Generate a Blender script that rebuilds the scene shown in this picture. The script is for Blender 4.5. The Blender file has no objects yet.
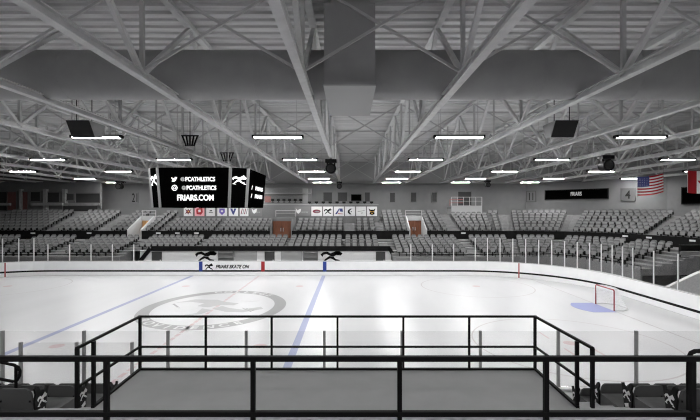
import bpy, bmesh, math, random
from mathutils import Vector, Matrix
random.seed(4)
S = bpy.context.scene
col = S.collection
F = 420.0; CX = 350.0; CY = 210.0; H = 5.9
def P(px, py, Y): return Vector(((px-CX)*Y/F, Y, H-(py-CY)*Y/F))
def XA(px, Y): return (px-CX)*Y/F
def ZA(py, Y): return H-(py-CY)*Y/F

# ---------------------------------------------------------------- materials
MATS = {}
def mat(name, c, rough=.6, metal=0, noise=0, nscale=8, emit=0, bump=0, stretch=None, spec=.5):
    if name in MATS: return MATS[name]
    if not isinstance(c, (tuple, list)): c = (c, c, c)
    m = bpy.data.materials.new(name); m.use_nodes = True
    nt = m.node_tree; b = nt.nodes['Principled BSDF']
    b.inputs['Base Color'].default_value = (*c, 1)
    b.inputs['Roughness'].default_value = rough
    b.inputs['Metallic'].default_value = metal
    b.inputs['Specular IOR Level'].default_value = spec
    if noise or bump:
        tc = nt.nodes.new('ShaderNodeTexCoord'); mp = nt.nodes.new('ShaderNodeMapping')
        if stretch: mp.inputs['Scale'].default_value = stretch
        nt.links.new(tc.outputs['Object'], mp.inputs['Vector'])
        n = nt.nodes.new('ShaderNodeTexNoise'); n.inputs['Scale'].default_value = nscale; n.inputs['Detail'].default_value = 5
        nt.links.new(mp.outputs[0], n.inputs['Vector'])
    if noise:
        r = nt.nodes.new('ShaderNodeValToRGB')
        lo = [max(0, v*(1-noise)) for v in c]; hi = [min(1, v*(1+noise)) for v in c]
        r.color_ramp.elements[0].position = .3; r.color_ramp.elements[1].position = .7
        r.color_ramp.elements[0].color = (*lo, 1); r.color_ramp.elements[1].color = (*hi, 1)
        nt.links.new(n.outputs['Fac'], r.inputs['Fac']); nt.links.new(r.outputs['Color'], b.inputs['Base Color'])
    if bump:
        bp = nt.nodes.new('ShaderNodeBump'); bp.inputs['Strength'].default_value = bump
        nt.links.new(n.outputs['Fac'], bp.inputs['Height']); nt.links.new(bp.outputs[0], b.inputs['Normal'])
    if emit:
        b.inputs['Emission Color'].default_value = (*c, 1); b.inputs['Emission Strength'].default_value = emit
    MATS[name] = m
    return m
def glassmat(name, tint, gl):
    m = bpy.data.materials.new(name); m.use_nodes = True; nt = m.node_tree
    for n in list(nt.nodes): nt.nodes.remove(n)
    o = nt.nodes.new('ShaderNodeOutputMaterial'); t = nt.nodes.new('ShaderNodeBsdfTransparent'); g = nt.nodes.new('ShaderNodeBsdfGlossy')
    mx = nt.nodes.new('ShaderNodeMixShader'); fr = nt.nodes.new('ShaderNodeFresnel'); fr.inputs[0].default_value = gl
    t.inputs[0].default_value = (tint, tint, tint, 1); g.inputs['Roughness'].default_value = .08
    nt.links.new(fr.outputs[0], mx.inputs[0]); nt.links.new(t.outputs[0], mx.inputs[1]); nt.links.new(g.outputs[0], mx.inputs[2]); nt.links.new(mx.outputs[0], o.inputs[0])
    MATS[name] = m; return m

m_ice = mat('ice', (.6, .6, .605), .32, noise=.035, nscale=.6, stretch=(1, .25, 1), spec=.35)
m_board = mat('board_white', .9, .4, noise=.02, nscale=2)
m_black = mat('black_paint', .004, .5, spec=.15)
m_rail = mat('rail_black', .003, .6, spec=.08)
m_deck = mat('roof_deck', .6, .75, noise=.16, nscale=1.2, stretch=(.15, 4, 1))
m_steel = mat('truss_steel', .62, .6, noise=.08, nscale=3)
m_steel2 = mat('brace_steel', .46, .6, noise=.08, nscale=3)
m_duct = mat('duct_grey', .32, .6, noise=.06, nscale=1.5)
m_wall = mat('wall_paint', .15, .8, noise=.05, nscale=1.2)
m_walld = mat('wall_dark', .14, .8, noise=.08, nscale=1.2)
m_conc = mat('concrete', .17, .85, noise=.14, nscale=2.5, bump=.05)
m_concl = mat('concrete_light', .24, .85, noise=.12, nscale=3)
m_deckfl = mat('platform_floor', .19, .8, noise=.05, nscale=2)
m_slab = mat('aisle_floor', (.26, .256, .275), .85, noise=.08, nscale=5)
m_seat = mat('seat_grey', .135, .5, noise=.06, nscale=2)
m_seatp = mat('seat_pan_grey', .23, .5)
m_seatb = mat('seat_back_shell', .035, .85)
m_seatpl = mat('seat_pan_light', .3, .5)
m_white = mat('white_paint', .62, .5, noise=.03)
m_post = mat('glass_post_metal', .7, .4, metal=0)
m_postd = mat('glass_post_grey', .22, .4)
m_wood = mat('door_wood', (.17, .055, .022), .5, noise=.3, nscale=3, stretch=(6, 6, .6))
m_tan = mat('tan_wood', (.5, .27, .1), .5, noise=.35, nscale=5)
m_dwin = mat('dark_glass', .02, .6)
m_red = mat('red_line', (.33, .012, .015), .5)
m_blue = mat('blue_line', (.012, .04, .26), .5)
m_icer = mat('ice_red', (.56, .42, .42), .4)
m_iceb = mat('ice_blue', (.28, .31, .48), .4)
m_icet = mat('ice_circle_line', (.48, .44, .44), .4)
m_iceg = mat('ice_logo_grey', .29, .4)
m_iceg2 = mat('ice_logo_mid', .43, .4)
m_iceg3 = mat('ice_logo_text', .6, .4)
m_crease = mat('ice_crease', (.27, .30, .55), .4)
m_pipe = mat('goal_red', (.3, .015, .025), .4)
m_net = mat('goal_net', .95, .8)
m_scr = mat('screen_black', .001, 1, spec=0)
m_txt = mat('screen_text', 1.0, .5, emit=.34)
m_txtg = mat('screen_grey_text', .45, .5, emit=.15)
m_frame = mat('scoreboard_frame', .2, .5)
m_light = mat('light_diffuser', 1.0, .5, emit=70)
m_spk = mat('speaker_grille', .012, .8, noise=.2, nscale=40)
m_spks = mat('speaker_side', .28, .6)
m_fix = mat('fixture_housing', .2, .5)
m_flagr = mat('flag_red', (.42, .012, .02), .8)
m_flagw = mat('flag_white', .82, .8)
m_flagb = mat('flag_blue', (.05, .06, .2), .8)
m_redwin = mat('brown_red_curtain', (.13, .055, .05), .8, noise=.2)
m_glass = glassmat('rink_glass', .94, 1.12)
m_mar = mat('logo_maroon', (.15, .02, .04), .6); m_purple = mat('logo_purple', (.12, .08, .35), .6)
m_navy = mat('logo_navy', (.03, .04, .16), .6); m_gold = mat('logo_gold', (.65, .4, .05), .6)

# ---------------------------------------------------------------- mesh helpers
class MB:
    def __init__(s): s.v = []; s.f = []; s.m = []; s.sm = []
    def add(s, vs, fs, mi=0, smooth=False):
        o = len(s.v); s.v += [tuple(v) for v in vs]
        for f in fs: s.f.append([i+o for i in f]); s.m.append(mi); s.sm.append(smooth)
        return s
    def box(s, x0, x1, y0, y1, z0, z1, mi=0):
        vs = [(x, y, z) for z in (z0, z1) for y in (y0, y1) for x in (x0, x1)]
        return s.add(vs, [(0,2,3,1),(4,5,7,6),(0,1,5,4),(2,6,7,3),(0,4,6,2),(1,3,7,5)], mi)
    def bar(s, a, b, w, h=None, mi=0, n=4, up=None):
        a = Vector(a); b = Vector(b); h = h or w; d = (b-a)
        if d.length < 1e-6: return s
        d.normalize(); u = Vector(up) if up else (Vector((0,0,1)) if abs(d.z) < .95 else Vector((0,1,0)))
        x = d.cross(u).normalized(); y = x.cross(d).normalized()
        if n == 4: ring = [(-w/2, -h/2), (w/2, -h/2), (w/2, h/2), (-w/2, h/2)]
        else: ring = [(w/2*math.cos(2*math.pi*i/n), h/2*math.sin(2*math.pi*i/n)) for i in range(n)]
        vs = [p+x*r[0]+y*r[1] for p in (a, b) for r in ring]
        fs = [(i, (i+1) % n, n+(i+1) % n, n+i) for i in range(n)]
        s.add(vs, fs, mi, n > 4); s.add(vs, [tuple(range(n))[::-1], tuple(range(n, 2*n))], mi); return s
    def tube(s, pts, r, n=10, mi=0):
        pts = [Vector(p) for p in pts]; vs = []; x = None
        for i, p in enumerate(pts):
            d = (pts[min(i+1, len(pts)-1)]-pts[max(i-1, 0)]).normalized()
            if x is None: x = d.cross(Vector((0,0,1)) if abs(d.z) < .9 else Vector((0,1,0))).normalized()
            else: x = (x-d*x.dot(d)).normalized()
            y = d.cross(x)
            vs += [p+x*r*math.cos(2*math.pi*k/n)+y*r*math.sin(2*math.pi*k/n) for k in range(n)]
        fs = [(i*n+k, i*n+(k+1) % n, (i+1)*n+(k+1) % n, (i+1)*n+k) for i in range(len(pts)-1) for k in range(n)]
        s.add(vs, fs, mi, True); s.add(vs, [tuple(range(n))[::-1], tuple(range(len(vs)-n, len(vs)))], mi); return s
    def prism(s, poly, fn, d0, d1, mi=0):
        """poly of (a,b); fn(a,b,d)->xyz"""
        n = len(poly); vs = [fn(a, b, d0) for a, b in poly]+[fn(a, b, d1) for a, b in poly]
        fs = [tuple(range(n)), tuple(range(n, 2*n))[::-1]]+[(i, i+n, (i+1) % n+n, (i+1) % n) for i in range(n)]
        return s.add(vs, fs, mi)
    def mesh(s, name, mats):
        me = bpy.data.meshes.new(name); me.from_pydata(s.v, [], s.f)
        if not isinstance(mats, (list, tuple)): mats = [mats]
        for m in mats: me.materials.append(m)
        for p, i, k in zip(me.polygons, s.m, s.sm): p.material_index = i; p.use_smooth = k
        bm = bmesh.new(); bm.from_mesh(me); bmesh.ops.recalc_face_normals(bm, faces=bm.faces); bm.to_mesh(me); bm.free()
        return me
    def build(s, name, mats, parent=None, **k): return link(name, s.mesh(name, mats), parent, **k)
def link(name, me, parent=None, label=None, cat=None, group=None, kind=None, loc=None):
    o = bpy.data.objects.new(name, me); col.objects.link(o)
    if parent is not None: o.parent = parent
    if loc is not None: o.location = loc
    tag(o, label, cat, group, kind); return o
def tag(o, label=None, cat=None, group=None, kind=None):
    if label: o['label'] = label
    if cat: o['category'] = cat
    if group: o['group'] = group
    if kind: o['kind'] = kind
    return o
def empty(name, loc, label, cat, group=None, rz=0):
    o = bpy.data.objects.new(name, None); col.objects.link(o); o.location = loc; o.rotation_euler = (0, 0, rz)
    o.empty_display_size = .1
    return tag(o, label, cat, group)
def text_mesh(s, size, m, bold=.02, ext=.01):
    c = bpy.data.curves.new('t', 'FONT'); c.body = s; c.size = size; c.offset = bold*size; c.extrude = ext
    c.align_x = 'CENTER'; c.align_y = 'CENTER'
    o = bpy.data.objects.new('t', c); col.objects.link(o)
    dg = bpy.context.evaluated_depsgraph_get(); dg.update()
    me = bpy.data.meshes.new_from_object(o.evaluated_get(dg)); bpy.data.objects.remove(o); bpy.data.curves.remove(c)
    me.materials.clear(); me.materials.append(m); return me
def frame_mat(origin, right, up):
    r = Vector(right).normalized(); u = Vector(up).normalized(); n = r.cross(u)
    return Matrix(((r.x, u.x, n.x, origin[0]), (r.y, u.y, n.y, origin[1]), (r.z, u.z, n.z, origin[2]), (0, 0, 0, 1)))
def put_mesh(name, me, M, parent=None, fit=None, **k):
    if fit:
        xs = [v.co.x for v in me.vertices]; ys = [v.co.y for v in me.vertices]
        w = max(xs)-min(xs); h = max(ys)-min(ys); cx = (max(xs)+min(xs))/2; cy = (max(ys)+min(ys))/2
        for v in me.vertices: v.co.x = (v.co.x-cx)*fit[0]/w; v.co.y = (v.co.y-cy)*fit[1]/h
    me.transform(M); return link(name, me, parent, **k)
def polys_mesh(polys, M, ext=.012):
    """polys: list of (points2d, matindex) -> MB in frame M"""
    b = MB()
    for pts, mi in polys:
        b.prism(pts, lambda a, c, d: tuple(M @ Vector((a, c, d))), 0, ext+.002*mi, mi)
    return b

# skating figure emblem in unit box (-.5...5)
EMBLEM = [([(-.5,.15),(-.38,.3),(-.2,.36),(-.05,.22),(.08,.3),(.22,.42),(.3,.5),(.33,.3),(.5,.26),(.34,.14),(.22,.1),(.1,-.02),(-.05,.02),(-.22,.16),(-.36,.12),(-.42,-.05)], 0),
          ([(-.1,.02),(.1,-.04),(.2,-.2),(.36,-.26),(.4,-.36),(.2,-.36),(.06,-.22),(-.06,-.14),(-.2,-.26),(-.32,-.42),(-.38,-.36),(-.26,-.16)], 0),
          ([(.12,.1),(.16,.3),(.3,.5),(.5,.2),(.42,.06)], 0), ([(.38,-.38),(.5,-.46),(.5,-.5),(.28,-.44)], 0), ([(-.42,-.38),(-.22,-.46),(-.22,-.5),(-.46,-.44)], 0)]
def emblem(M, w, h, name, m, parent, ext=.012, **k):
    return polys_mesh([([(a*w, c*h) for a, c in p], i) for p, i in EMBLEM], M, ext).build(name, m, parent, **k)

# ================================================================ SETTING
YF = 37.8; YN = 11.0; XR = 18.75; XL = -35.0; RAD = 8.5
BT = 1.265
def outline(off=0, n=14):
    pts = []
    x0, x1, y0, y1 = XL-off, XR+off, YN-off, YF+off; r = RAD+off
    for cx, cy, a0 in ((x1-r, y1-r, 90), (x1-r, y0+r, 0), (x0+r, y0+r, -90), (x0+r, y1-r, -180)):
        for i in range(n+1):
            a = math.radians(a0-90*i/n); pts.append((cx+r*math.cos(a), cy+r*math.sin(a)))
    return pts    # clockwise, starting at top-right corner start
# ice
ol = outline(-.02)
b = MB(); b.add([(x, y, 0) for x, y in ol]+[(x, y, -.1) for x, y in ol], [tuple(range(len(ol)))]+[(i, (i+1) % len(ol), (i+1) % len(ol)+len(ol), i+len(ol)) for i in range(len(ol))])
ice = b.build('floor_ice', m_ice, kind='structure')
b = MB(); b.box(-60, 60, -10, 60, -.3, -.12); b.build('floor', m_conc, kind='structure')

def strip(name, pts2, m, z=.004, **k):
    b = MB(); b.prism(pts2, lambda a, c, d: (a, c, d), .0005, z); return b.build(name, m, ice, **k)
CXR, CYR, EX = -8.2, 25.6, .84
strip('blue_line', [(-2.52, YN+.1), (-2.2, YN+.1), (-2.2, YF-.1), (-2.52, YF-.1)], m_iceb)
strip('blue_line', [(-14.3, YN+.1), (-13.98, YN+.1), (-13.98, YF-.1), (-14.3, YF-.1)], m_iceb)
# dashed centre line
b = MB()
y = YN+.2
while y < YF-.3:
    b.box(-8.22, -8.04, y, min(y+.42, YF-.1), .0005, .004); y += .6
b.build('centre_line', m_icer, ice)
def ring(cx, cy, r0, r1, a0=0, a1=360, n=72, z=.004, ex=1.0):
    b = MB(); vs = []; fs = []
    for i in range(n+1):
        a = math.radians(a0+(a1-a0)*i/n)
        for r in (r0, r1): vs.append((cx+r*ex*math.cos(a), cy+r*math.sin(a), z))
    for i in range(n): fs.append((2*i, 2*i+1, 2*i+3, 2*i+2))
    b.add(vs, fs); return b
ring(CXR, CYR, 4.2, 5.05, ex=EX).build('logo_ring', m_iceg, ice)
# ring writing along the lower arc and the upper arc
def arc_text(s, r, a_mid, step, flip, m, size):
    for i, ch in enumerate(s):
        if ch == ' ': continue
        t = (i-(len(s)-1)/2)*step
        a = a_mid+t if not flip else a_mid-t
        rad = math.radians(a); me = text_mesh(ch, size, m, .03, .001)
        rot = a+90 if not flip else a-90
        me.transform(Matrix.Translation((CXR+EX*r*math.cos(rad), CYR+r*math.sin(rad), .006)) @ Matrix.Rotation(math.radians(rot), 4, 'Z'))
        link('logo_letter', me, ice)
arc_text('PROVIDENCE', 4.62, -100, 10.5, False, m_iceg3, .75)
arc_text('COLLEGE', 4.62, 78, 10, True, m_iceg3, .75)
# faint goal-ring pieces of the emblem in the middle
def icepoly(pts, m, z=.005):
    strip('logo_shape', [(CXR+x*.84, CYR+y*1.05) for x, y in pts], m, z)
icepoly([(-3.4,1.1),(-2.4,2.0),(-.6,1.9),(.2,1.3),(1.4,.9),(1.2,.4),(.2,.5),(-.5,-.1),(-1.4,.2),(-1.2,1.0),(-2.4,1.3)], m_iceg2)
icepoly([(.4,.2),(1.1,-.3),(2.2,-.7),(3.3,.0),(3.6,-.5),(2.4,-1.3),(1.2,-1.2),(.0,-.5)], m_iceg2)
icepoly([(-2.9,-.2),(-1.9,.3),(-1.1,-.4),(-1.8,-1.3),(-2.4,-1.1)], m_iceg3)
icepoly([(-.8,-.4),(.1,-.8),(-.3,-1.7),(-1.3,-2.3),(-1.5,-2.1),(-.7,-1.5)], m_iceg2)
icepoly([(1.4,1.2),(2.6,1.5),(2.9,2.1),(2.2,2.2),(1.3,1.8)], m_iceg3)
icepoly([(-3.5,.7),(-2.4,-.5),(-2.3,-.4),(-3.4,.8)], m_iceg)
for k in range(4): icepoly([(2.0+.28*k,-.3-.05*k),(2.1+.28*k,-.3-.05*k),(3.0+.1*k,-1.2+.2*k),(2.9+.1*k,-1.2+.2*k)], m_iceg)
for cx, cy in ((9.76, 32.5), (9.76, 18.6), (-26.5, 32.5), (-26.5, 18.6)):
    ring(cx, cy, 4.15, 4.22).build('faceoff_circle', m_icet, ice); ring(cx, cy, 0, .3, n=24).build('faceoff_dot', m_icer, ice)
for cx, cy in ((-3.9, 32.5), (-3.9, 18.2), (-12.7, 32.5), (-12.7, 18.2)): ring(cx, cy, 0, .3, n=24, z=.006).build('faceoff_dot', m_icer, ice)
for sx in (9.1, 10.3):
    for cy in (17.9, 19.3): strip('faceoff_hash', [(sx, cy), (sx+.08, cy), (sx+.08, cy-1.0), (sx, cy-1.0)] if cy < 18 else [(sx, cy), (sx+.08, cy), (sx+.08, cy+1.0), (sx, cy+1.0)], m_icer)
GX, GY = 15.43, 25.45
strip('goal_line', [(GX-.025, YN+1.5), (GX+.025, YN+1.5), (GX+.025, YF-1.5), (GX-.025, YF-1.5)], m_icet)
cr = [(GX-.03, GY-1.22)]+[(GX-1.83*math.cos(math.radians(t)), GY+1.83*math.sin(math.radians(t))) for t in range(-42, 43, 7)]+[(GX-.03, GY+1.22)]
strip('goal_crease', cr, m_crease, .006)

# rink board loop
bo = empty('rink_board', (-8, YF, 0), 'white dasher board looping round the ice with a black stripe', 'rink board')
def loop_band(o0, o1, z0, z1, m, name, parent=bo):
    a = outline(o0); c = outline(o1); n = len(a); b = MB()
    vs = [(x+8, y-YF, z0) for x, y in a]+[(x+8, y-YF, z1) for x, y in a]+[(x+8, y-YF, z1) for x, y in c]+[(x+8, y-YF, z0) for x, y in c]
    fs = []
    for i in range(n):
        j = (i+1) % n
        fs += [(i, j, j+n, i+n), (i+n, j+n, j+2*n, i+2*n), (i+2*n, j+2*n, j+3*n, i+3*n), (i+3*n, j+3*n, j, i)]
    b.add(vs, fs); return b.build(name, m, parent)
loop_band(.0, .15, .49, BT, m_board, 'board_face'); loop_band(.0, .15, .0, .35, m_board, 'kick_plate'); loop_band(-.02, .15, .35, .49, m_black, 'stripe'); loop_band(-.02, .22, BT, BT+.04, m_white, 'cap_rail')
def board_mark(px, m, w=.32):
    x = XA(px, YF); MB().box(x+8-w/2, x+8+w/2, -.03, -.021, .36, BT+.0).build('line_mark', m, bo)
for xm in (14.7, -30.3):
    cxm = XR-RAD if xm > 0 else XL+RAD; ym = YF-RAD+math.sqrt(RAD**2-(xm-cxm)**2); nx, ny = (xm-cxm)/RAD, (ym-(YF-RAD))/RAD
    MB().prism([(-.05,.0),(.05,.0),(.05,BT),(-.05,BT)], lambda a, c, d: (xm+8+ny*a-nx*d, ym-YF-nx*a-ny*d, c), .01, .03).build('line_mark', mat('goal_line_mark', (.4,.08,.08)), bo)
board_mark(200.8, m_blue); board_mark(263, m_red); board_mark(324.7, m_blue)
put_mesh('board_lettering', text_mesh('FRIARS SKATE ON', .4, m_black, .035, .004), frame_mat((XA(232.5, YF)+8, -.012, ZA(266.6, YF)), (1,0,0), (.25,0,1)), bo, fit=(2.95, .34))
emblem(frame_mat((XA(209, YF)+8, -.02, ZA(266.6, YF)), (1,0,0), (0,0,1)), .75, .6, 'board_emblem', m_black, bo, .006)

# ceiling, roof trusses
ZB, ZT, ZD = 9.5, 12.35, 12.62
b = MB(); vs = []; fs = []; y = -8.0; k = 0
prof = []
while y < 58.6:
    prof += [(y, ZD), (y+.14, ZD), (y+.18, ZD+.09), (y+.52, ZD+.09), (y+.56, ZD)]; y += .56+.0001
for (y, z) in prof: vs += [(-49, y, z), (46, y, z)]
for i in range(len(prof)-1): fs.append((2*i, 2*i+1, 2*i+3, 2*i+2))
b.add(vs, fs); b.box(-49, 46, -8, 59, ZD+.12, ZD+.2); b.build('ceiling', m_deck, kind='structure')

XT = [-1.3+4.39*i for i in range(-10, 9)]
NODES = [-2.3+6.9*i for i in range(0, 9)]   # bottom nodes (incl. 4.6, 11.5, 18.4, ...)
def mb_bottom():
    b = MB(); b.box(-.11, .11, -4, 55.8, -.03, .03); b.box(-.02, .02, -4, 55.8, .03, .16); b.box(-.11, .11, -4, 55.8, .16, .19); return b
me_bot = mb_bottom().mesh('bottom_chord', m_steel)
bb = MB(); bb.box(-.12, .12, -4, 55.8, -.04, .04); bb.box(-.03, .03, -4, 55.8, .04, .22); me_top = bb.mesh('top_chord', m_steel)
dz = ZT-ZB
me_v = MB().bar((0,0,.1), (0,0,dz), .11, .11).mesh('vertical_strut', m_steel2)
me_d1 = MB().bar((0,0,.1), (0,3.45,dz), .13, .13).mesh('diagonal_strut', m_steel)
me_d2 = MB().bar((0,0,.1), (0,-3.45,dz), .13, .13).mesh('diagonal_strut', m_steel)
me_v2 = MB().bar((0,0,.1), (0,0,dz), .07, .07).mesh('vertical_strut', m_steel2)
ordn = ['first','second','third','fourth','fifth','sixth','seventh','eighth','ninth','tenth','eleventh','twelfth','thirteenth','fourteenth','fifteenth','sixteenth','seventeenth','eighteenth','nineteenth','twentieth']
ordn += ['twenty-'+o for o in ordn[:9]]+['thirtieth']+['thirty-'+o for o in ordn[:9]]
def side(i0, words=('left of', 'right of')):
    return words[0] if i0 < 0 else words[1]
for i, x in enumerate(XT):
    k = i-10
    if k == 0: lab = 'grey steel roof truss running just left of the hanging duct box'
    elif k > 0: lab = f'grey steel roof truss, {ordn[k-1]} one to the right of the duct box'
    else: lab = f'grey steel roof truss, {ordn[-k]} one to the left of the duct box'
    t = empty('roof_truss', (x, 0, ZB), lab, 'roof truss', 'roof trusses across the rink')
    link('bottom_chord', me_bot, t); link('top_chord', me_top, t, loc=(0, 0, dz))
    for yn in NODES:
        link('vertical_strut', me_v, t, loc=(0, yn, 0))
        if yn+3.45 < 56: link('diagonal_strut', me_d1, t, loc=(0, yn, 0))
        if yn-3.45 > -4: link('diagonal_strut', me_d2, t, loc=(0, yn, 0))
        if yn > 12 and yn+3.45 < 56: link('vertical_strut', me_v2, t, loc=(0, yn+3.45, 0))
# cross bracing between trusses
me_x1 = MB().bar((.1,0,.25), (4.29,0,dz-.1), .07, .07).mesh('brace_rod', m_steel2)
me_x2 = MB().bar((.1,.1,dz-.1), (4.29,.1,.25), .07, .07).mesh('brace_rod', m_steel2)
rown = {11.5: 'nearest', 25.3: 'second nearest', 39.1: 'third nearest', 53.0: 'farthest'}
for yb in (11.5, 25.3, 39.1, 53.0):
    for i, x in enumerate(XT[:-1]):
        if abs(x)/yb > 1.05: continue
        k = i-10
        w = 'over the duct box bay' if k == 0 else (f'{ordn[k-1]} bay right of the duct box' if k > 0 else f'{ordn[-k-1]} bay left of the duct box')
        t = empty('cross_brace', (x, yb, ZB), f'thin X-shaped steel brace between trusses, {rown[yb]} row, {w}', 'roof brace', 'cross braces between roof trusses')
        link('brace_rod', me_x1, t); link('brace_rod', me_x2, t)
# lattice purlin girders running across under the deck
me_pg = MB(); me_pg.box(-44, 44, -.05, .05, -.05, .05)
for n_, yb in enumerate((7.8, 21.8, 28.7, 35.6, 42.5, 49.4)):
    me_pg.mesh('roof_purlin', m_steel2)
    link('roof_purlin', me_pg.mesh('roof_purlin', m_steel2), None, f'slim steel purlin crossing above the trusses, {ordn[n_]} from the camera', 'roof purlin', 'purlins under the roof deck', loc=(0, yb, ZD-.06))

# round duct
DY, DZ, DR = 14.0, 10.39, .79
du = empty('air_duct', (0, DY, DZ), 'large round grey air duct spanning the ceiling from side to side', 'air duct')
def duct_part(x0, x1, r, n=40):
    b = MB(); vs = []
    for x in (x0, x1): vs += [(x, r*math.cos(2*math.pi*k/n), r*math.sin(2*math.pi*k/n)) for k in range(n)]
    b.add(vs, [(k, (k+1) % n, n+(k+1) % n, n+k) for k in range(n)], 0, True); b.add(vs, [tuple(range(n)), tuple(range(n, 2*n))[::-1]]); return b
duct_part(-44, -.74, DR).build('duct_pipe', m_duct, du); duct_part(.72, 36.8, DR).build('duct_pipe', m_duct, du)
for k in range(-11, 12):
    if k: duct_part(k*3.1-.02, k*3.1+.02, DR+.008).build('duct_seam', m_duct, du)
bx = empty('hanging_duct_box', (0, 13.7, 9.4), 'square grey sheet metal box hanging over the middle of the round duct', 'duct box')
MB().box(-.73, .71, -1.85, 1.9, .04, 2.35).build('box_body', m_duct, bx)
MB().box(-.75, .73, -1.87, 1.92, 0, .05).build('bottom_panel', mat('duct_bottom', .38, .6), bx)
MB().box(-.6, .6, -.9, .9, 2.35, 3.2).build('box_neck', m_duct, bx)

# ceiling light fixtures
def make_fix():
    h = MB(); h.box(-1.14, 1.14, -.15, .15, .02, .14); 
    e = MB(); e.box(-1.24, -1.14, -.15, .15, -.01, .13)
    e2 = MB(); e2.box(1.14, 1.24, -.15, .15, -.01, .13)
    d = MB(); d.box(-1.14, 1.14, -.13, .13, .0, .02)
    r = MB().bar((-.9, 0, .14), (-.9, 0, ZD-9.4), .02, .02); r2 = MB().bar((.9, 0, .14), (.9, 0, ZD-9.4), .02, .02)
    return [('housing', h.mesh('housing', m_fix)), ('end_cap', e.mesh('end_cap', m_black)), ('end_cap', e2.mesh('end_cap', m_black)), ('diffuser', d.mesh('diffuser', m_light)), ('hanger_rod', r.mesh('hanger_rod', m_steel2)), ('hanger_rod', r2.mesh('hanger_rod', m_steel2))]
fixp = make_fix()
cn = 0
for j, y in enumerate((20.4, 29.4, 38.4, 47.4, 53.6, 2.4, -4.5)):  # last two rows are out of view, added to light the near seats
    for i in range(-4, 5):
        x = -3.5+8.8*i
        if abs(x) > 36: continue
        if j < 5 and abs(x) > y*.86: continue
        rn = ['nearest', 'second nearest', 'third nearest', 'fourth nearest', 'farthest', 'first added unseen', 'second added unseen'][j]
        cnm = 'first column left of the duct box' if i == 0 else (f'{ordn[i-1]} column right of the duct box' if i > 0 else f'{ordn[-i]} column left of the duct box')
        t = empty('ceiling_light', (x, y, 9.4), f'long white strip light, {rn} row, {cnm}', 'ceiling light', 'strip lights under the trusses')
        for nme, me in fixp: link(nme, me, t)

# walls
WP = [(-48, 58.5), (24.5, 58.5), (35.2, 46.6), (36.8, 36), (37.2, -9)]
def wall_seg(name, a, c, z0, z1, m, th=.3, kind='structure'):
    a = Vector((*a, 0)); c = Vector((*c, 0)); d = (c-a).normalized(); n = Vector((-d.y, d.x, 0))*th
    b = MB(); q = [a, c, c+n, a+n]
    b.add([(p.x, p.y, z0) for p in q]+[(p.x, p.y, z1) for p in q], [(0,1,2,3),(4,5,6,7),(0,1,5,4),(1,2,6,5),(2,3,7,6),(3,0,4,7)])
    return b.build(name, m, kind=kind)
wall_seg('wall_far', WP[0], WP[1], -.1, 9.6, m_wall); wall_seg('wall_corner', WP[1], WP[2], -.1, 9.6, m_wall)
wall_seg('wall_right', WP[2], WP[3], -.1, 9.6, m_walld); wall_seg('wall_side', WP[3], WP[4], -.1, 12.7, m_walld)
for n_, (a, c) in enumerate(((WP[0], WP[1]), (WP[1], WP[2]), (WP[2], WP[3]))):
    wall_seg('trim_%d' % (n_+1), a, c, 9.6, 12.62, mat('upper_wall', .34, .8))
wall_seg('wall_left', (-48, -9), (-48, 58.5), -.1, 12.7, m_wall); wall_seg('wall_near', (37, -8.5), (-48, -8.5), -.1, 12.7, m_wall)
def wallpt(px):
    k = (px-CX)/F
    for a, c in zip(WP[:-1], WP[1:]):
        # (a + t(c-a)).x = k*(...).y
        dx, dy = c[0]-a[0], c[1]-a[1]; den = dx-k*dy
        if abs(den) < 1e-9: continue
        t = (k*a[1]-a[0])/den
        if 0 <= t <= 1: return Vector((a[0]+t*dx, a[1]+t*dy, 0)), Vector((dx, dy, 0)).normalized()
def wall_panel(px0, px1, py0, py1, name, m, label, cat, th=.08, frame=None, group=None, inset=.0, parent=None, mlab='face'):
    a, d = wallpt(px0); c, _ = wallpt(px1); zt = (ZA(py0, a.y)+ZA(py0, c.y))/2; zb = (ZA(py1, a.y)+ZA(py1, c.y))/2
    n = Vector((d.y, -d.x, 0)); w = (c-a).length; d = (c-a).normalized(); n = Vector((d.y, -d.x, 0))
    M = frame_mat(a+n*.01+Vector((0, 0, zb)), d, (0,0,1)); h = zt-zb
    t = empty(name, (a.x, a.y, zb), label, cat, group); L = Matrix.Translation(-Vector((a.x, a.y, zb))) @ M
    def fn(x, z, k): return tuple(L @ Vector((x, z, k)))
    MB().prism([(0,0),(w,0),(w,h),(0,h)], fn, 0, th, 0).build(mlab, m, t)
    if frame:
        b = MB(); e = .09
        for q in ([(-e,-e),(w+e,-e),(w+e,0),(-e,0)], [(-e,h),(w+e,h),(w+e,h+e),(-e,h+e)], [(-e,0),(0,0),(0,h),(-e,h)], [(w,0),(w+e,0),(w+e,h),(w,h)]):
            b.prism(q, fn, 0, th+.05, 0)
        b.build('frame', frame, t)
    return t, L, w, h
m_fr = mat('window_frame', .12, .5)
names = [(323.5,332,192.5,201,'dark square window above the grey logo panel, farthest left of the wall windows'),(338,347,192.5,201,'dark square window beside the black wall monitor'),(365,369.7,192.5,201.5,'narrow dark window right of the black wall monitor'),
         (390,394.8,193,202,'narrow dark window between the black wall monitor and the wood doorway'),(411,416,192.7,201.7,'narrow dark window right above the wooden doorway'),(432,436.5,192.7,201.7,'narrow dark window just left of the white camera platform'),
         ]
for q in names: wall_panel(*q[:4], 'wall_window', m_dwin, q[4], 'window', frame=m_fr, group='windows in the far wall', mlab='pane')
wall_panel(458, 471, 192, 205, 'wall_window', m_dwin, 'wide dark window behind the white camera platform', 'window', frame=m_fr, mlab='pane')
wall_panel(351.7, 360.8, 195, 200.3, 'wall_monitor', m_scr, 'small black wall monitor between two square dark windows', 'monitor', frame=m_black, mlab='screen')
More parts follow.
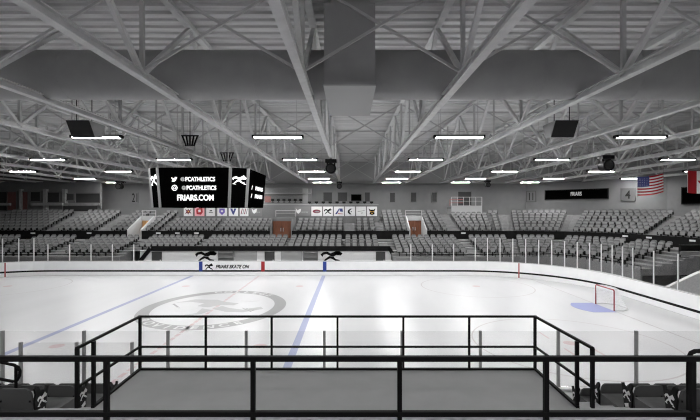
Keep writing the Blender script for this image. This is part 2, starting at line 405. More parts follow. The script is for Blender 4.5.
t, L, w, h = wall_panel(546, 608, 190, 198.6, 'message_board', m_scr, 'long black message board on the far wall near the flag', 'message board', th=.15, frame=m_black, mlab='screen')
me = text_mesh('FRIARS', .5, m_txtg, .02, .01); put_mesh('lettering', me, L @ frame_mat((w*.52, h*.55, .17), (1,0,0), (0,1,0)), t, fit=(1.3, .5))
t, L, w, h = wall_panel(621.6, 634.7, 188.8, 200.5, 'number_banner', mat('banner_grey', .07, .8), 'grey square banner with the number 4 below the flag', 'banner', frame=mat('banner_edge', .08, .7), group='number banners', mlab='cloth')
put_mesh('numeral', text_mesh('4', 1, m_black, .03, .01), L @ frame_mat((w/2, h/2, .1), (1,0,0), (0,1,0)), t, fit=(w*.4, h*.7))
t, L, w, h = wall_panel(527.3, 535.7, 191.5, 201.5, 'number_banner', mat('banner_pale', .15, .8), 'pale grey banner with double figures left of the message board', 'banner', group='number banners', frame=mat('banner_edge', .08, .7), mlab='cloth')
put_mesh('numeral', text_mesh('11', 1, m_black, .0, .01), L @ frame_mat((w/2, h/2, .1), (1,0,0), (0,1,0)), t, fit=(w*.5, h*.75))
t, L, w, h = wall_panel(131.5, 138.5, 192.3, 203, 'number_banner', mat('banner_pale', .15, .8), 'pale grey banner on the wall above the tan doorway', 'banner', group='number banners', mlab='cloth')
put_mesh('numeral', text_mesh('21', 1, m_black, .0, .01), L @ frame_mat((w/2, h/2, .1), (1,0,0), (0,1,0)), t, fit=(w*.75, h*.8))
wall_panel(684, 760, 186, 203, 'video_screen', m_scr, 'large black screen on the side wall behind the red and white flag', 'screen', th=.2, frame=m_black, mlab='screen')

# suites at the left end of the far wall
sy = 54.2
def suite(px0, px1, py0, py1, m, name, label, cat, group=None, y=sy, dep=.25, frm=True):
    x0, x1, z0, z1 = XA(px0, y), XA(px1, y), ZA(py1, y), ZA(py0, y)
    t = empty(name, (x0, y, z0), label, cat, group)
    MB().box(0, x1-x0, .0, dep, 0, z1-z0).build('pane', m, t)
    if frm:
        e = .12; b = MB(); b.box(-e, 0, -.1, dep, -e, z1-z0+e); b.box(x1-x0, x1-x0+e, -.1, dep, -e, z1-z0+e); b.box(0, x1-x0, -.1, dep, -e, 0); b.box(0, x1-x0, -.1, dep, z1-z0, z1-z0+e); b.build('frame', m_fr, t)
    return t
MB().box(-48, XA(101, sy+.3), sy+.26, 54.75, 5.0, 9.5).build('wall_suite', m_walld, kind='structure')
for a, c, d, e, m, l in ((-10,6.5,192,210,m_dwin,'dark suite window at the left edge of the far wall'),(7.5,16.5,192,210,m_redwin,'brown curtained suite window left of the slim pale pillar'),(19,28,192,210,m_redwin,'brown curtained suite window right of the slim pale pillar'),
    (30.8,40.5,192,201,m_dwin,'dark suite window left of the broad pillar'),(45,59.5,192.5,202,m_dwin,'dark suite window right of the broad pillar'),(66,74,194,200,mat('dim_glass',.04,.6),'small dim suite window beside the wide dark one'),(76,100,193.5,202.5,mat('dim_glass2',.03,.6),'wide dark suite window nearest the plain wall')):
    suite(a, c, d, e, m, 'suite_window', l, 'window', 'suite windows at the far left')
for a, c, l in ((17,19,'slim pale pillar between two brown suite windows'),(41.2,44.3,'pale pillar between dark suite windows'),(60.5,63.5,'pale pillar left of the small dim suite window')):
    MB().box(XA(a, 53.6), XA(c, 53.6), 53.9, 54.4, 5.0, 8.6).build('suite_pillar', m_concl, None, label=l, cat='pillar', group='suite pillars')
for a, c, l in ((-10,7,'pale ledge under the leftmost suite window'),(29,60,'pale ledge under the middle suite windows'),(63,97,'pale ledge under the wide suite windows')):
    MB().box(XA(a, 53.2), XA(c, 53.2), 53.6, 53.88, ZA(205.5, 53.6), ZA(203, 53.6)).build('suite_ledge', m_concl, None, label=l, cat='ledge', group='ledges of the suites')
MB().box(-47.8, XA(97.5, 53), 52.85, 53.1, 5.1, ZA(211.3, 53)).build('concourse_parapet', m_concl, None, label='long pale parapet behind the seats below the suites', cat='parapet')
MB().box(XA(63, 52.9), XA(97, 52.9), 52.93, 53.0, ZA(211.3, 53), ZA(206, 53)).build('suite_screen', m_dwin, None, label='dark low panel behind the parapet below the wide suite window', cat='panel')
# middle alcove
ax0, ax1 = XA(262, 55.4), XA(311, 55.4)
al = empty('press_alcove', (ax0, 55.4, 6.0), 'dark recessed booth in the far wall right of the scoreboard', 'booth')
MB().box(0, ax1-ax0, 0, .5, 0, 2.75).build('recess_back', mat('alcove_dark', .07, .7, noise=.2), al)
for z_ in (.35, .9, 2.0): MB().box(0, ax1-ax0, -.2, .0, z_, z_+.16).build('shelf_rail', mat('alcove_rail', .14, .7), al)
MB().box(ax1-ax0-1.1, ax1-ax0-.4, -.1, .0, 0, 2.75).build('side_post', mat('alcove_rail', .14, .7), al)
for k in range(6):
    x = XA(273+5.6*k, 54.9)
    b = MB(); b.box(x-.2, x+.2, 54.7, 54.85, 7.06, 7.36); b.box(x-.05, x+.05, 54.75, 54.9, 6.9, 7.06); b.box(x-.15, x+.15, 54.65, 55.15, 6.86, 6.92)
    b.build('desk_monitor', m_black, None, label=f'small black monitor in the dark booth, {ordn[k]} from the scoreboard', cat='monitor', group='monitors in the dark booth')
MB().box(ax0, ax1, 54.6, 55.18, 5.0, 6.86).build('booth_desk', mat('alcove_rail', .14, .7), None, label='dark counter inside the recessed booth by the scoreboard', cat='counter')
MB().box(XA(265,55.2), XA(271,55.2), 55.1, 55.18, 6.9, 7.7).build('booth_curtain', m_redwin, None, label='dull red curtain in the booth next to the scoreboard', cat='curtain')

# ================================================================ STANDS
FP = [(-47.8,46,0,1),(12.6,46,0,1),(17.5,46,.28,.96),(23,45,.6,.8),(27,40.5,.85,.53),(28.3,35,.97,.24),(28.8,28,1,0)]
def Fu(u):
    i = min(int(u), len(FP)-2); t = u-i; a, c = FP[i], FP[i+1]
    d = Vector((a[2]+(c[2]-a[2])*t, a[3]+(c[3]-a[3])*t)).normalized()
    return Vector((a[0]+(c[0]-a[0])*t, a[1]+(c[1]-a[1])*t)), d
def Upx(px):
    lo, hi = 0.0, len(FP)-1.001
    for _ in range(50):
        m = (lo+hi)/2; p, _d = Fu(m)
        if p.x/p.y*F+CX < px: lo = m
        else: hi = m
    return lo
def pos(u, d):
    p, n = Fu(u); q = p+n*d; return q, n
def samples(u0, u1):
    s = [u0]
    for i in range(1, len(FP)-1):
        if u0 < i < u1: s.append(float(i))
    s.append(u1)
    out = []
    for a, c in zip(s[:-1], s[1:]):
        n = 1 if a < 1 else 4
        out += [a+(c-a)*k/n for k in range(n)]
    return out+[u1]
def extrude(prof, u0, u1, name, m, z_base=-.1, **k):
    """prof: list of (d,z) top profile; closed down to z_base"""
    us = samples(u0, u1); pr = prof+[(prof[-1][0], z_base), (prof[0][0], z_base)]
    n = len(pr); vs = []
    for u in us:
        for d, z in pr:
            q, _ = pos(u, d); vs.append((q.x, q.y, z))
    fs = [(i*n+j, i*n+(j+1) % n, (i+1)*n+(j+1) % n, (i+1)*n+j) for i in range(len(us)-1) for j in range(n)]
    fs += [tuple(range(n)), tuple(range(len(vs)-n, len(vs)))]
    return MB().add(vs, fs).build(name, m, **k)
RP = .85
def up_prof(rows):
    p = [(0.02, 3.35)]
    for k in range(rows):
        z = 3.35+.3*k; d1 = .02+RP*(k+1)+.1
        p.append((d1, z)); 
        if k < rows-1: p.append((d1, z+.3))
    return p
def low_prof(nr):
    # from inner (low) to outer
    p = []
    for j in range(nr-1, -1, -1):
        d0 = -(2.85+RP*j)-.5; z = 2.54-.18*j
        if p: p.append((d0, p[-1][1]))
        p.append((d0, z))
    p.append((-2.25, p[-1][1])); p.append((-2.25, 2.72)); p.append((-.02, 2.72)); return p
# upper blocks
UB = [(-30,127,7),(127,142,-1),(142,160,7),(160,270,4),(270,292,-1),(292,382,4),(382,409,7),(409,427,-1),(427,735,7)]
for a, c, r in UB:
    u0, u1 = Upx(a), Upx(c)
    if r > 0:
        pr = up_prof(r); zz = pr[-1][1]
        if r == 7: pr += [(8.3, zz)]
        else: pr += [(3.7, zz)]
        extrude(pr, u0, u1, 'seating_terrace', m_conc, 2.6, kind='structure')
    else:
        extrude([(3.2, 5.05), (3.9, 5.05)] if a == 270 else [(3.2, 5.05), (4.4, 5.05), (4.4, 5.1), (8.3, 5.2)], u0, u1, 'seating_terrace', m_conc, 2.6, kind='structure')
extrude([(-2.3, 2.7), (8.3, 2.7)], Upx(-30), Upx(735), 'concourse_floor', m_conc, 2.5, kind='structure')
# black fascia (split at vomitories)
for a, c, l in ((-30,127,'black front fascia of the upper stand, far left stretch'),(142,270,'black front fascia of the upper stand under the scoreboard'),(292,409,'black front fascia below the logo panel seats'),(427,735,'black front fascia curving round below the right hand upper stand')):
    extrude([(-.1, 3.62), (.0, 3.62)], Upx(a), Upx(c), 'stand_fascia', m_black, 2.72, label=l, cat='fascia', group='upper stand fascias')
for px, w_ in ((34,'left edge of the picture'),(90,'suites'),(159,'tan doorway'),(178,'scoreboard, middle'),(197,'scoreboard, right'),(463,'camera platform'),(626,'number four banner'),(650,'flag'),(694,'black side screen')):
    q, n = pos(Upx(px), -.16); t_ = Vector((n.y, -n.x))
    b = MB(); b.prism([(-.24,0),(.24,0),(.24,.15),(-.24,.15)], lambda a, c, d: (q.x+t_.x*a+n.x*d, q.y+t_.y*a+n.y*d, 3.3+c), -.02, .02)
    b.build('section_sign', m_white, None, label=f'tiny white section sign on black fascia below the {w_}', cat='sign', group='section signs on the fascia')

# far seat mesh (origin at floor, faces -Y)
def far_seat():
    b = MB()
    prof = [(-.235,.36),(.235,.36),(.245,.62),(.22,.78),(.14,.84),(-.14,.84),(-.22,.78),(-.245,.62)]
    b.prism(prof, lambda a, c, d: (a, .12+d+(c-.36)*.18, c), 0, .05, 0)
    pan = [(-.22,.38),(.22,.38),(.22,.66),(.15,.71),(-.15,.71),(-.22,.66)]
    b.prism(pan, lambda a, c, d: (a, .02+d+(c-.38)*.1, c), 0, .06, 1)
    b.box(-.27, -.235, -.02, .2, .3, .56, 2); b.box(.235, .27, -.02, .2, .3, .56, 2)
    b.box(-.03, .03, .05, .22, 0, .38, 2)
    return b
fs_b = far_seat(); fs_me = fs_b.mesh('stadium_seat', [m_seat, m_seatp, m_black])
SECU = [(-30,40,7,'upper section at the far left edge'),(55,93,7,'upper section below the suites'),(109,126.5,7,'upper block left of the tan doorway'),(142.5,158.5,7,'upper block right of the tan doorway'),
        (163.5,213,4,'upper block below the scoreboard'),(217,268.5,4,'upper block left of the brown doors'),(294.5,343,4,'upper block under the logo panel'),(356,376,4,'short upper block under the logo panel end'),
        (385,408,7,'upper block left of the open wooden doorway'),(428,449,7,'upper block right of the open wooden doorway'),(461,493,6,'upper section below white camera platform'),(494.5,503,7,'upper seats right of white camera platform'),(514,559,7,'upper section below the pale banner'),(572,642,7,'upper section below the number 4 banner'),(654,712,7,'upper section below the black side screen')]
SECL = [(-30,40,6,'lower section at the far left edge'),(55,93,6,'lower section below the suites'),(109,152,6,'lower section below the tan doorway'),(163.5,213,4,'lower block below the scoreboard'),(219,292,4,'lower block below the brown doors'),
        (294.5,343,4,'lower block below the logo panel'),(345,376,4,'lower block above the right bench door'),(389,449,6,'lower section below the open wooden doorway'),(461,503,6,'lower section below the camera platform'),(514,559,6,'lower section below the pale banner'),(572,642,6,'lower section behind the goal corner'),(654,700,6,'lower section at the right edge')]
SEATS = []
def row_seats(u0, u1, d, z, lab, rn, nrow):
    us = samples(u0+1e-6, u1); pts = [pos(u, d) for u in us]; L = [0]
    for a, c in zip(pts[:-1], pts[1:]): L.append(L[-1]+(c[0]-a[0]).length)
    n = int(L[-1]/.6)
    for k in range(n):
        s = (k+.5)*L[-1]/n; i = max(j for j in range(len(L)-1) if L[j] <= s); t = (s-L[i])/(L[i+1]-L[i])
        p = pts[i][0].lerp(pts[i+1][0], t); nn = pts[i][1].lerp(pts[i+1][1], t).normalized()
        if abs(p.x/p.y) > .87: continue
        SEATS.append((p.x, p.y, z, math.atan2(-nn.x, nn.y), lab, rn, k))
for a, c, r, lab in SECU:
    for k in range(r): row_seats(Upx(a), Upx(c), .4+RP*k, 3.35+.3*k, lab, k, r)
for a, c, r, lab in SECL:
    for j in range(r): row_seats(Upx(a), Upx(c), -(2.85+RP*j), 2.54-.18*j, lab, r-1-j, r)
SEATS.sort(key=lambda s: (s[0]**2+s[1]**2))
rest = MB(); NI = 270
for q, (x, y, z, rz, lab, rn, k) in enumerate(SEATS):
    if q < NI:
        o = link('stadium_seat', fs_me, None, f'grey folding seat, {ordn[k]} from left, {ordn[rn]} row, {lab}', 'stadium seat', 'grey folding seats of the far stands', loc=(x, y, z)); o.rotation_euler = (0, 0, rz)
    else:
        M = Matrix.Translation((x, y, z)) @ Matrix.Rotation(rz, 4, 'Z'); o0 = len(rest.v)
        rest.v += [tuple(M @ Vector(v)) for v in fs_b.v]; rest.f += [[i+o0 for i in f] for f in fs_b.f]; rest.m += fs_b.m; rest.sm += fs_b.sm
rest.build('seating_rows', [m_seat, m_seatp, m_black], None, label='remaining rows of grey folding seats filling the far stands', cat='stadium seats', kind='stuff')
# lower terraces
m_front = mat('front_wall', .22, .8, noise=.1)
LB = [(-30,158,6),(158,386,4),(386,735,6)]
for a, c, r in LB: extrude(low_prof(r), Upx(a), Upx(c), 'seating_terrace', m_conc, 1.15 if r == 6 else 1.97, kind='structure')
for a, c in ((-30,158),(386,735)):
    extrude([(-7.7, 1.6), (-7.5, 1.6)], Upx(a), Upx(c), 'front_wall', m_front, -.1, kind='structure')
# aisle stairs
def aisle(a, c, up_rows, lo_rows, lab):
    u0, u1 = Upx(a), Upx(c)
    pr = []; n = up_rows*2
    if up_rows:
        for k in range(n):
            z = 3.37+.15*k; pr += [(.03+RP*k/2, z), (.03+RP*(k+1)/2, z)]
        extrude(pr, u0+1e-6, u1, 'aisle_stairs', m_concl, 2.65, label=f'concrete stairs climbing the upper stand {lab}', cat='stairs', group='aisle stairs')
    if lo_rows:
        pr = []; n = lo_rows; 
        for j in range(n-1, -1, -1):
            z = 2.56-.18*j; pr += [(-(2.85+RP*j)-(.52 if j < n-1 else .25), z), (-(2.85+RP*j)+.33, z)]
        extrude(pr, u0+1e-6, u1, 'aisle_stairs', m_concl, 1.3 if lo_rows == 6 else 2.06, label=f'concrete stairs in the lower stand {lab}', cat='stairs', group='aisle stairs')
for a, c, x, y, l in ((40.5,54.5,7,6,'at the left below the suites'),(93.5,108.5,7,6,'left of the tan doorway'),(158.8,163,4,0,'beside the scoreboard'),(213.3,216.8,4,4,'under the scoreboard corner'),(376.3,384.7,4,4,'just right of the logo panel'),(449.3,460.7,7,6,'left of the camera platform section'),(503.3,513.7,7,6,'right of the camera platform section'),(559.3,571.7,7,6,'below the message board'),(642.3,653.7,7,6,'below the flag')):
    aisle(a, c, x, y, l)
MB().box(XA(344, 46.2), XA(354.5, 46.2), 46.1, 47.6, 3.35, 4.35).build('equipment_stand', m_concl, None, label='pale boxy platform between seat blocks under the logo panel', cat='platform')
# vomitories
def vom(a, c, wood, lab, tan=False, wm=None, dp=3.2):
    wm = wm or mat('tunnel_white', .42, .7)
    x0, x1 = XA(a, 46), XA(c, 46); w = x1-x0
    t = empty('entry_tunnel', (x0, 46, 2.72), lab, 'entrance', 'tunnel entrances of the upper stand')
    for nm, xa, xb in (('side_wall', -.02, .1), ('side_wall', w-.1, w+.02)):
        b = MB(); b.prism([(-.05,0),(3.2,0),(3.2,2.45),(2.9,2.45),(-.05,1.05)] if dp > 2 else [(-.05,0),(3.2,0),(3.2,2.3),(dp-.3,2.3),(-.05,1.6)], lambda p, q, d: (d, p, q), xa, xb); b.build(nm, wm, t)
    MB().box(0.1, w-.1, 0, 3.2, .0, .06).build('tunnel_floor', m_concl, t)
    MB().box(.1, w-.1, dp-.3, 3.15, 1.95, 2.5 if dp > 2 else 2.3).build('header', wm, t)
    MB().box(.1, w-.1, dp-.15, dp-.05, .06, 1.95).build('back_panel', m_tan if tan else m_wood, t)
    for k in range(2):
        d = MB(); xx = .14+k*(w-.28)/2; d.box(xx+.03, xx+(w-.28)/2-.03, dp-.23, dp-.15, .08, 1.92); dd = d.build('door_leaf', m_tan if tan else m_wood, t)
        MB().box(xx+.1 if k else xx+(w-.28)/2-.16, (xx+.16) if k else xx+(w-.28)/2-.1, dp-.3, dp-.23, .8, 1.2).build('handle', m_steel2, dd)
    r = MB()
    for xx in (0, w): r.bar((xx, 3.3, 2.4), (xx, 3.3, 3.15), .05)
    r.bar((0, 3.3, 3.12), (w, 3.3, 3.12), .05); r.bar((0, 3.3, 2.8), (w, 3.3, 2.8), .04); r.build('guard_rail', m_steel2, t)
vom(127.5, 141.8, True, 'white sided stand entrance with a tan inside left of the scoreboard', tan=True)
vom(270.5, 291.8, True, 'brown wooden doors with pale posts right under the scoreboard edge', wm=mat('tunnel_grey', .17, .7), dp=.9)
vom(409.5, 426.8, True, 'white framed entrance with a brown wooden door right of centre')

# logo panel / press box
py_ = 49.55
lp = empty('press_box', (0, py_, 4.9), 'long grey press box front carrying team logo squares', 'press box')
xa, xb = XA(183.5, py_), XA(378.5, py_)
MB().box(xa, xb, 0, .15, -.9, ZA(205, py_)-4.9).build('front_panel', mat('press_panel', .14, .7, noise=.06), lp)
MB().box(xa, xb, -.05, 1.0, ZA(205, py_)-4.9, ZA(204.2, py_)-4.9).build('desk_top', mat('press_top', .25, .7), lp)
MB().box(xa, xb, .15, 2.6, -2.2, -.2).build('box_floor', m_conc, lp)
LG = [(184,193,'maroon'),(195,204.5,'red'),(206.5,215,'black'),(217.5,227,'purple'),(229,238,'navy'),(240,248.5,'tiger'),(311.4,322,'oval'),(323.2,332.9,'dark'),(334,344,'bluestripe'),(345,355,'cresc'),(356.2,366,'thin'),(367,377,'gold')]
for k, (a, c, st) in enumerate(LG):
    x0, x1 = XA(a, py_), XA(c, py_); z0, z1 = ZA(216.1, py_), ZA(206.6, py_); w, h = x1-x0, z1-z0
    desc = {'maroon':'dark maroon bird-like mark','red':'red dog-like mark','black':'thin black hat mark','purple':'purple shield mark','navy':'dark blue V mark','tiger':'striped red and grey letters','oval':'red oval mark','dark':'dark scrawled mark','bluestripe':'blue and red swoosh mark','cresc':'black crescent letter mark','thin':'thin pale grey mark','gold':'gold and black mark'}[st]
    t = empty('logo_sign', (x0, py_-.02, z0), f'square white sign with a {desc} on press box front', 'logo sign', 'team logo squares')
    MB().box(0, w, -.06, .0, 0, h).build('sign_board', mat('sign_pink', (.75,.35,.38), .6) if st == 'red' else m_white, t)
    M = frame_mat((w/2, -.062, h/2), (1,0,0), (0,0,1))
    def sc(pts): return [(p*w, q*h) for p, q in pts]
    def go(pl, ms): polys_mesh([(sc(p), i) for p, i in pl], M).build('emblem', ms, t)
    if st == 'maroon': go([([(-.35,.25),(-.1,.1),(0,.3),(.1,.1),(.38,.28),(.2,0),(.35,-.25),(.1,-.15),(0,-.35),(-.12,-.15),(-.35,-.3),(-.2,0)],0),([(-.08,.02),(.1,.05),(.05,-.1)],1)], [m_mar, m_gold])
    if st == 'red': go([([(-.3,.3),(.3,.35),(.35,-.1),(.15,-.35),(-.3,-.3),(-.35,.1)],0),([(-.15,.15),(.1,.2),(.15,-.05),(-.1,-.1)],1)], [m_red, m_white])
    if st == 'black': go([([(-.1,.1),(.15,.14),(.2,.02),(-.1,.0)],0),([(-.2,-.1),(.3,-.12),(.3,-.18),(-.2,-.16)],0)], [m_black])
    if st == 'purple': go([([(-.28,.3),(.28,.3),(.3,-.1),(0,-.4),(-.3,-.1)],0),([(-.12,.1),(.12,.1),(.12,-.08),(-.12,-.08)],1)], [m_purple, m_white])
    if st == 'navy': go([([(-.35,.3),(-.1,.3),(0,0),(.1,.3),(.35,.3),(.05,-.35),(-.05,-.35)],0)], [m_navy])
    if st == 'tiger': go([([(-.4+.2*j,-.3),(-.3+.2*j,-.3),(-.15+.2*j,.3),(-.25+.2*j,.3)], j % 2) for j in range(4)], [m_mar, m_fix])
    if st == 'oval': go([([(.38*math.cos(a), .2*math.sin(a)) for a in [math.pi*2*j/14 for j in range(14)]],0),([(.22*math.cos(a)+.05, .08*math.sin(a)-.03) for a in [math.pi*2*j/10 for j in range(10)]],1)], [m_mar, m_fix])
    if st == 'dark': go([([(a_*.85, b_*.7) for a_, b_ in EMBLEM[0][0]],0),([(a_*.85, b_*.7) for a_, b_ in EMBLEM[1][0]],0)], [m_black])
    if st == 'bluestripe': go([([(-.4,-.3),(-.2,-.3),(.1,.3),(0,.3)],0),([(.05,.3),(.35,.3),(.4,-.05),(.1,-.02)],0),([(-.1,-.2),(.4,-.25),(.4,-.3),(-.1,-.28)],1)], [m_navy, m_red])
    if st == 'cresc': go([([(.25,.3),(0,.28),(-.22,.08),(-.22,-.15),(0,-.33),(.2,-.3),(.02,-.18),(-.05,-.05),(0,.12)],0),([(.05,.05),(.2,.0),(.1,-.15)],0)], [m_black])
    if st == 'thin': go([([(-.35,.0),(.35,.12),(.35,.06),(-.35,-.05)],0),([(-.05,-.15),(.2,-.12),(.2,-.2),(0,-.22)],0)], [m_fix])
    if st == 'gold': go([([(-.35,.3),(-.1,.15),(0,.2),(.1,.15),(.35,.3),(.22,-.05),(.25,-.3),(0,-.38),(-.25,-.3),(-.22,-.05)],0),([(-.2,.05),(-.05,.0),(-.1,-.15)],1),([(.2,.05),(.05,.0),(.1,-.15)],1),([(-.1,-.2),(.1,-.2),(0,-.3)],1)], [m_black, m_gold])
for a, c, l in ((294.5,310.5,'grey league sign with a pale swirl left of the red oval sign'),(250.5,262,'grey league sign with a pale swirl near the brown doors')):
    x0, x1 = XA(a, py_), XA(c, py_); z0, z1 = ZA(216, py_), ZA(206.6, py_)
    t = empty('league_sign', (x0, py_-.02, z0), l, 'sign', 'league signs on the press box')
    MB().box(0, x1-x0, -.05, 0, 0, z1-z0).build('sign_board', mat('league_grey', .17, .7), t)
    M = frame_mat((.45, -.052, (z1-z0)/2), (1,0,0), (0,0,1))
    polys_mesh([([(-.3,.35),(-.05,.1),(.1,.25),(.35,.3),(.25,-.1),(.0,-.3),(-.2,-.1)], 0)], M).build('swirl', m_white, t)
    put_mesh('lettering', text_mesh('HOCKEY EAST', .2, mat('pale_grey', .4), .0, .004), frame_mat(((x1-x0)*.65, -.054, (z1-z0)*.4), (1,0,0), (0,0,1)), t, fit=((x1-x0)*.42, .16))
for k in range(10):
    x = XA(309.5+6.9*k, 50.2); z = ZA(204.2, 50.2)+.05
    b = MB(); b.box(x-.2, x+.2, 50.15, 50.22, z+.06, z+.28); b.box(x-.03, x+.03, 50.17, 50.25, z-.03, z+.08); b.box(x-.12, x+.12, 50.1, 50.3, z-.04, z-.02)
    b.build('desk_monitor', m_black, None, label=f'little dark monitor on the press box desk, {ordn[k]} from the left', cat='monitor', group='monitors on the press box')
# camera platform
t = empty('camera_platform', (XA(451.5,51.4), 51.4, ZA(213.7,51.4)), 'white boxed camera platform with a thin red rail at the back of stand', 'platform')
w = XA(482,51.4)-XA(451.5,51.4); h = ZA(205.7,51.4)-ZA(213.7,51.4)
MB().box(0, w, 0, .1, 0, h).build('front_board', mat('platform_white', .3, .7), t); MB().box(0, w, .1, 2.4, h-.35, h-.22).build('platform_floor', m_conc, t)
for xx in (.0, w-.1): MB().box(xx, xx+.1, .1, 2.4, 0, h).build('side_board', mat('platform_white', .3, .7), t)
b = MB(); rl = MB()
for k in range(6): b.bar((k*w/5, .05, h), (k*w/5, .05, h+1.05), .04)
b.bar((0, .05, h+1.05), (w, .05, h+1.05), .04); b.bar((0, .05, h+.55), (w, .05, h+.55), .03); b.build('guard_rail', m_steel2, t)
rl.bar((-.2, .0, h+.75), (w*.38, .0, h+.75), .05); rl.bar((-.2, .0, h+.35), (w*.38, .0, h+.35), .05); rl.bar((-.2, .0, h+.0), (-.2, .0, h+.75), .05); rl.build('red_rail', mat('dull_red', (.3,.08,.08)), t, label='dull red rail')
MB().box(XA(455,51.6), XA(481,51.6), 51.55, 53.6, 5.0, ZA(213.7,51.4)).build('platform_base', m_conc, kind='structure')

# bench alcove under the lower stand
by = 40.3
wa = MB(); wa.box(XA(140, by), XA(398, by), by, by+.2, -.1, 2.05); wa.build('wall_bench', mat('bench_wall', .9, .7, noise=.02), kind='structure')
bf = empty('bench_canopy', (XA(268, 40), 40.05, 2.03), 'long black canopy edge over the players bench area', 'canopy')
x0, x1 = XA(151, 40.05)-XA(268,40), XA(390.5, 40.05)-XA(268,40)
MB().box(x0, x1, 0, .24, -.02, .42).build('fascia', m_black, bf)
MB().bar((x0-.1, .1, .2), (x0-1.25, .1, -1.25), .2, .35).build('end_brace', m_black, bf); MB().bar((x1-.1, .1, .2), (x1+.75, .1, -1.25), .2, .35).build('end_brace', m_black, bf)
def bdoor(a, c, l):
    x0, x1 = XA(a, by), XA(c, by); t = empty('bench_door', (x0, by-.03, 0), l, 'door', 'doors behind the benches')
    MB().box(0, x1-x0, -.05, 0, 0, ZA(251.7, by)).build('door_panel', mat('bench_door_grey', .06, .5), t)
    MB().box(x1-x0-.16, x1-x0-.08, -.1, -.05, .9, 1.15).build('handle', m_steel, t)
bdoor(152, 162, 'dark grey door at the left end of the white bench wall'); bdoor(264.8, 274.6, 'dark grey door behind the bench near the red board mark'); bdoor(375.8, 385.2, 'dark grey door at the right end of the white bench wall')
for a, c, l in ((235.5,257,'flat grey panel on the bench wall left of the middle door'),(281,302,'flat grey panel on the bench wall right of the middle door')):
    MB().box(XA(a, by), XA(c, by), by-.08, by-.005, 0, 2.0).build('bench_hoarding', mat('bench_panel_grey', .42, .7), None, label=l, cat='panel', group='grey bench panels')
for a, c, l in ((219,234.5,'grey shelved rack beside the left skating emblem'),(303.5,318,'grey shelved rack beside the right skating emblem')):
    x0, x1 = XA(a, by), XA(c, by); t = empty('bench_rack', (x0, by-.35, 0), l, 'rack', 'racks behind the bench')
    MB().box(0, x1-x0, .25, .34, 0, 2.0).build('back_sheet', mat('rack_back', .24, .7), t)
    for z_ in (.9, 1.35, 1.8): MB().box(0, x1-x0, 0, .25, z_, z_+.07).build('shelf', m_concl, t)
    for xx in (0, x1-x0-.06): MB().box(xx, xx+.06, 0, .25, 0, 2.0).build('upright', m_concl, t)
for px, l in ((206, 'black skating figure emblem on the white wall above the blue mark, left'), (331.5, 'black skating figure emblem on the white wall above the right blue mark')):
    emblem(frame_mat((XA(px, by), by-.01, ZA(256.3, by)), (1,0,0), (0,0,1)), 2.1, 1.3, 'wall_emblem', m_black, None, label=l, cat='emblem', group='skating emblems behind the benches')
# bench
for a, c, l in ((166,256,'long pale players bench left of the middle door'),(282,372,'long pale players bench right of the middle door')):
    x0, x1 = XA(a, 39.4), XA(c, 39.4); t = empty('players_bench', (x0, 39.4, -.12), l, 'bench', 'players benches')
    MB().box(0, x1-x0, -.18, .18, .5, .56).build('bench_seat', m_concl, t)
    for k in range(4): xx = .3+k*(x1-x0-.6)/3; MB().box(xx-.04, xx+.04, -.15, .15, 0, .5).build('leg', m_steel2, t)
t = empty('tunnel_fence', (24.6, 31.2, 1.0), 'black two-tier tunnel fence at the right edge below the side seats', 'fence')
for z0_, z1_, mm in ((0, 1.42, m_black), (1.55, 1.8, m_conc), (1.85, 2.3, m_black)): MB().box(0, 3.2, 0, .15, z0_, z1_).build('fence_board', mm, t)
for xx in (0, 3.1): MB().box(xx, xx+.1, .15, .25, -1.1, 2.3).build('fence_post', m_black, t)
b = MB(); b.prism([(19.95, -.12), (24.5, -.12), (24.5, 2.6), (22.4, 1.9), (19.95, .75)], lambda a, c, d: (a, d, c), 26.9, 27.2)
b.build('ramp_wall', mat('ramp_concrete', .8, .8, noise=.08), kind='structure')
# black rails in front of lower outer stands
for a, c, l in ((-25,138,'black handrail line in front of the left lower stand'),(400,735,'black handrail line curving before the right lower stand')):
    us = samples(Upx(a), Upx(c)); pts = [(pos(u, -7.6)[0].x, pos(u, -7.6)[0].y, 1.85) for u in us]
    b = MB(); b.tube(pts, .035, 6)
    for (x, y, z) in pts: b.bar((x, y, 1.55), (x, y, 1.85), .04)
    n = len(pts)
    b.build('stand_rail', m_rail, None, label=l, cat='handrail', group='handrails before lower stands')

# ================================================================ GLASS
def arc(off):
    pts = outline(off); return pts+[pts[0]]
def glass_panel(p, q, zt, lab, grp, z0=BT+.045, pm=m_post, pw=.07, th=.012):
    p = Vector(p); q = Vector(q); d = (q-p); L = d.length
    t = empty('glass_barrier', (p.x, p.y, z0), lab, 'glass panel', grp, rz=math.atan2(d.y, d.x))
    MB().box(.03, L-.06, -th/2, th/2, 0, zt-z0-.01).build('pane', m_glass, t)
    MB().box(-pw/2, pw/2, -.03, .03, 0, zt-z0).build('post', pm, t)
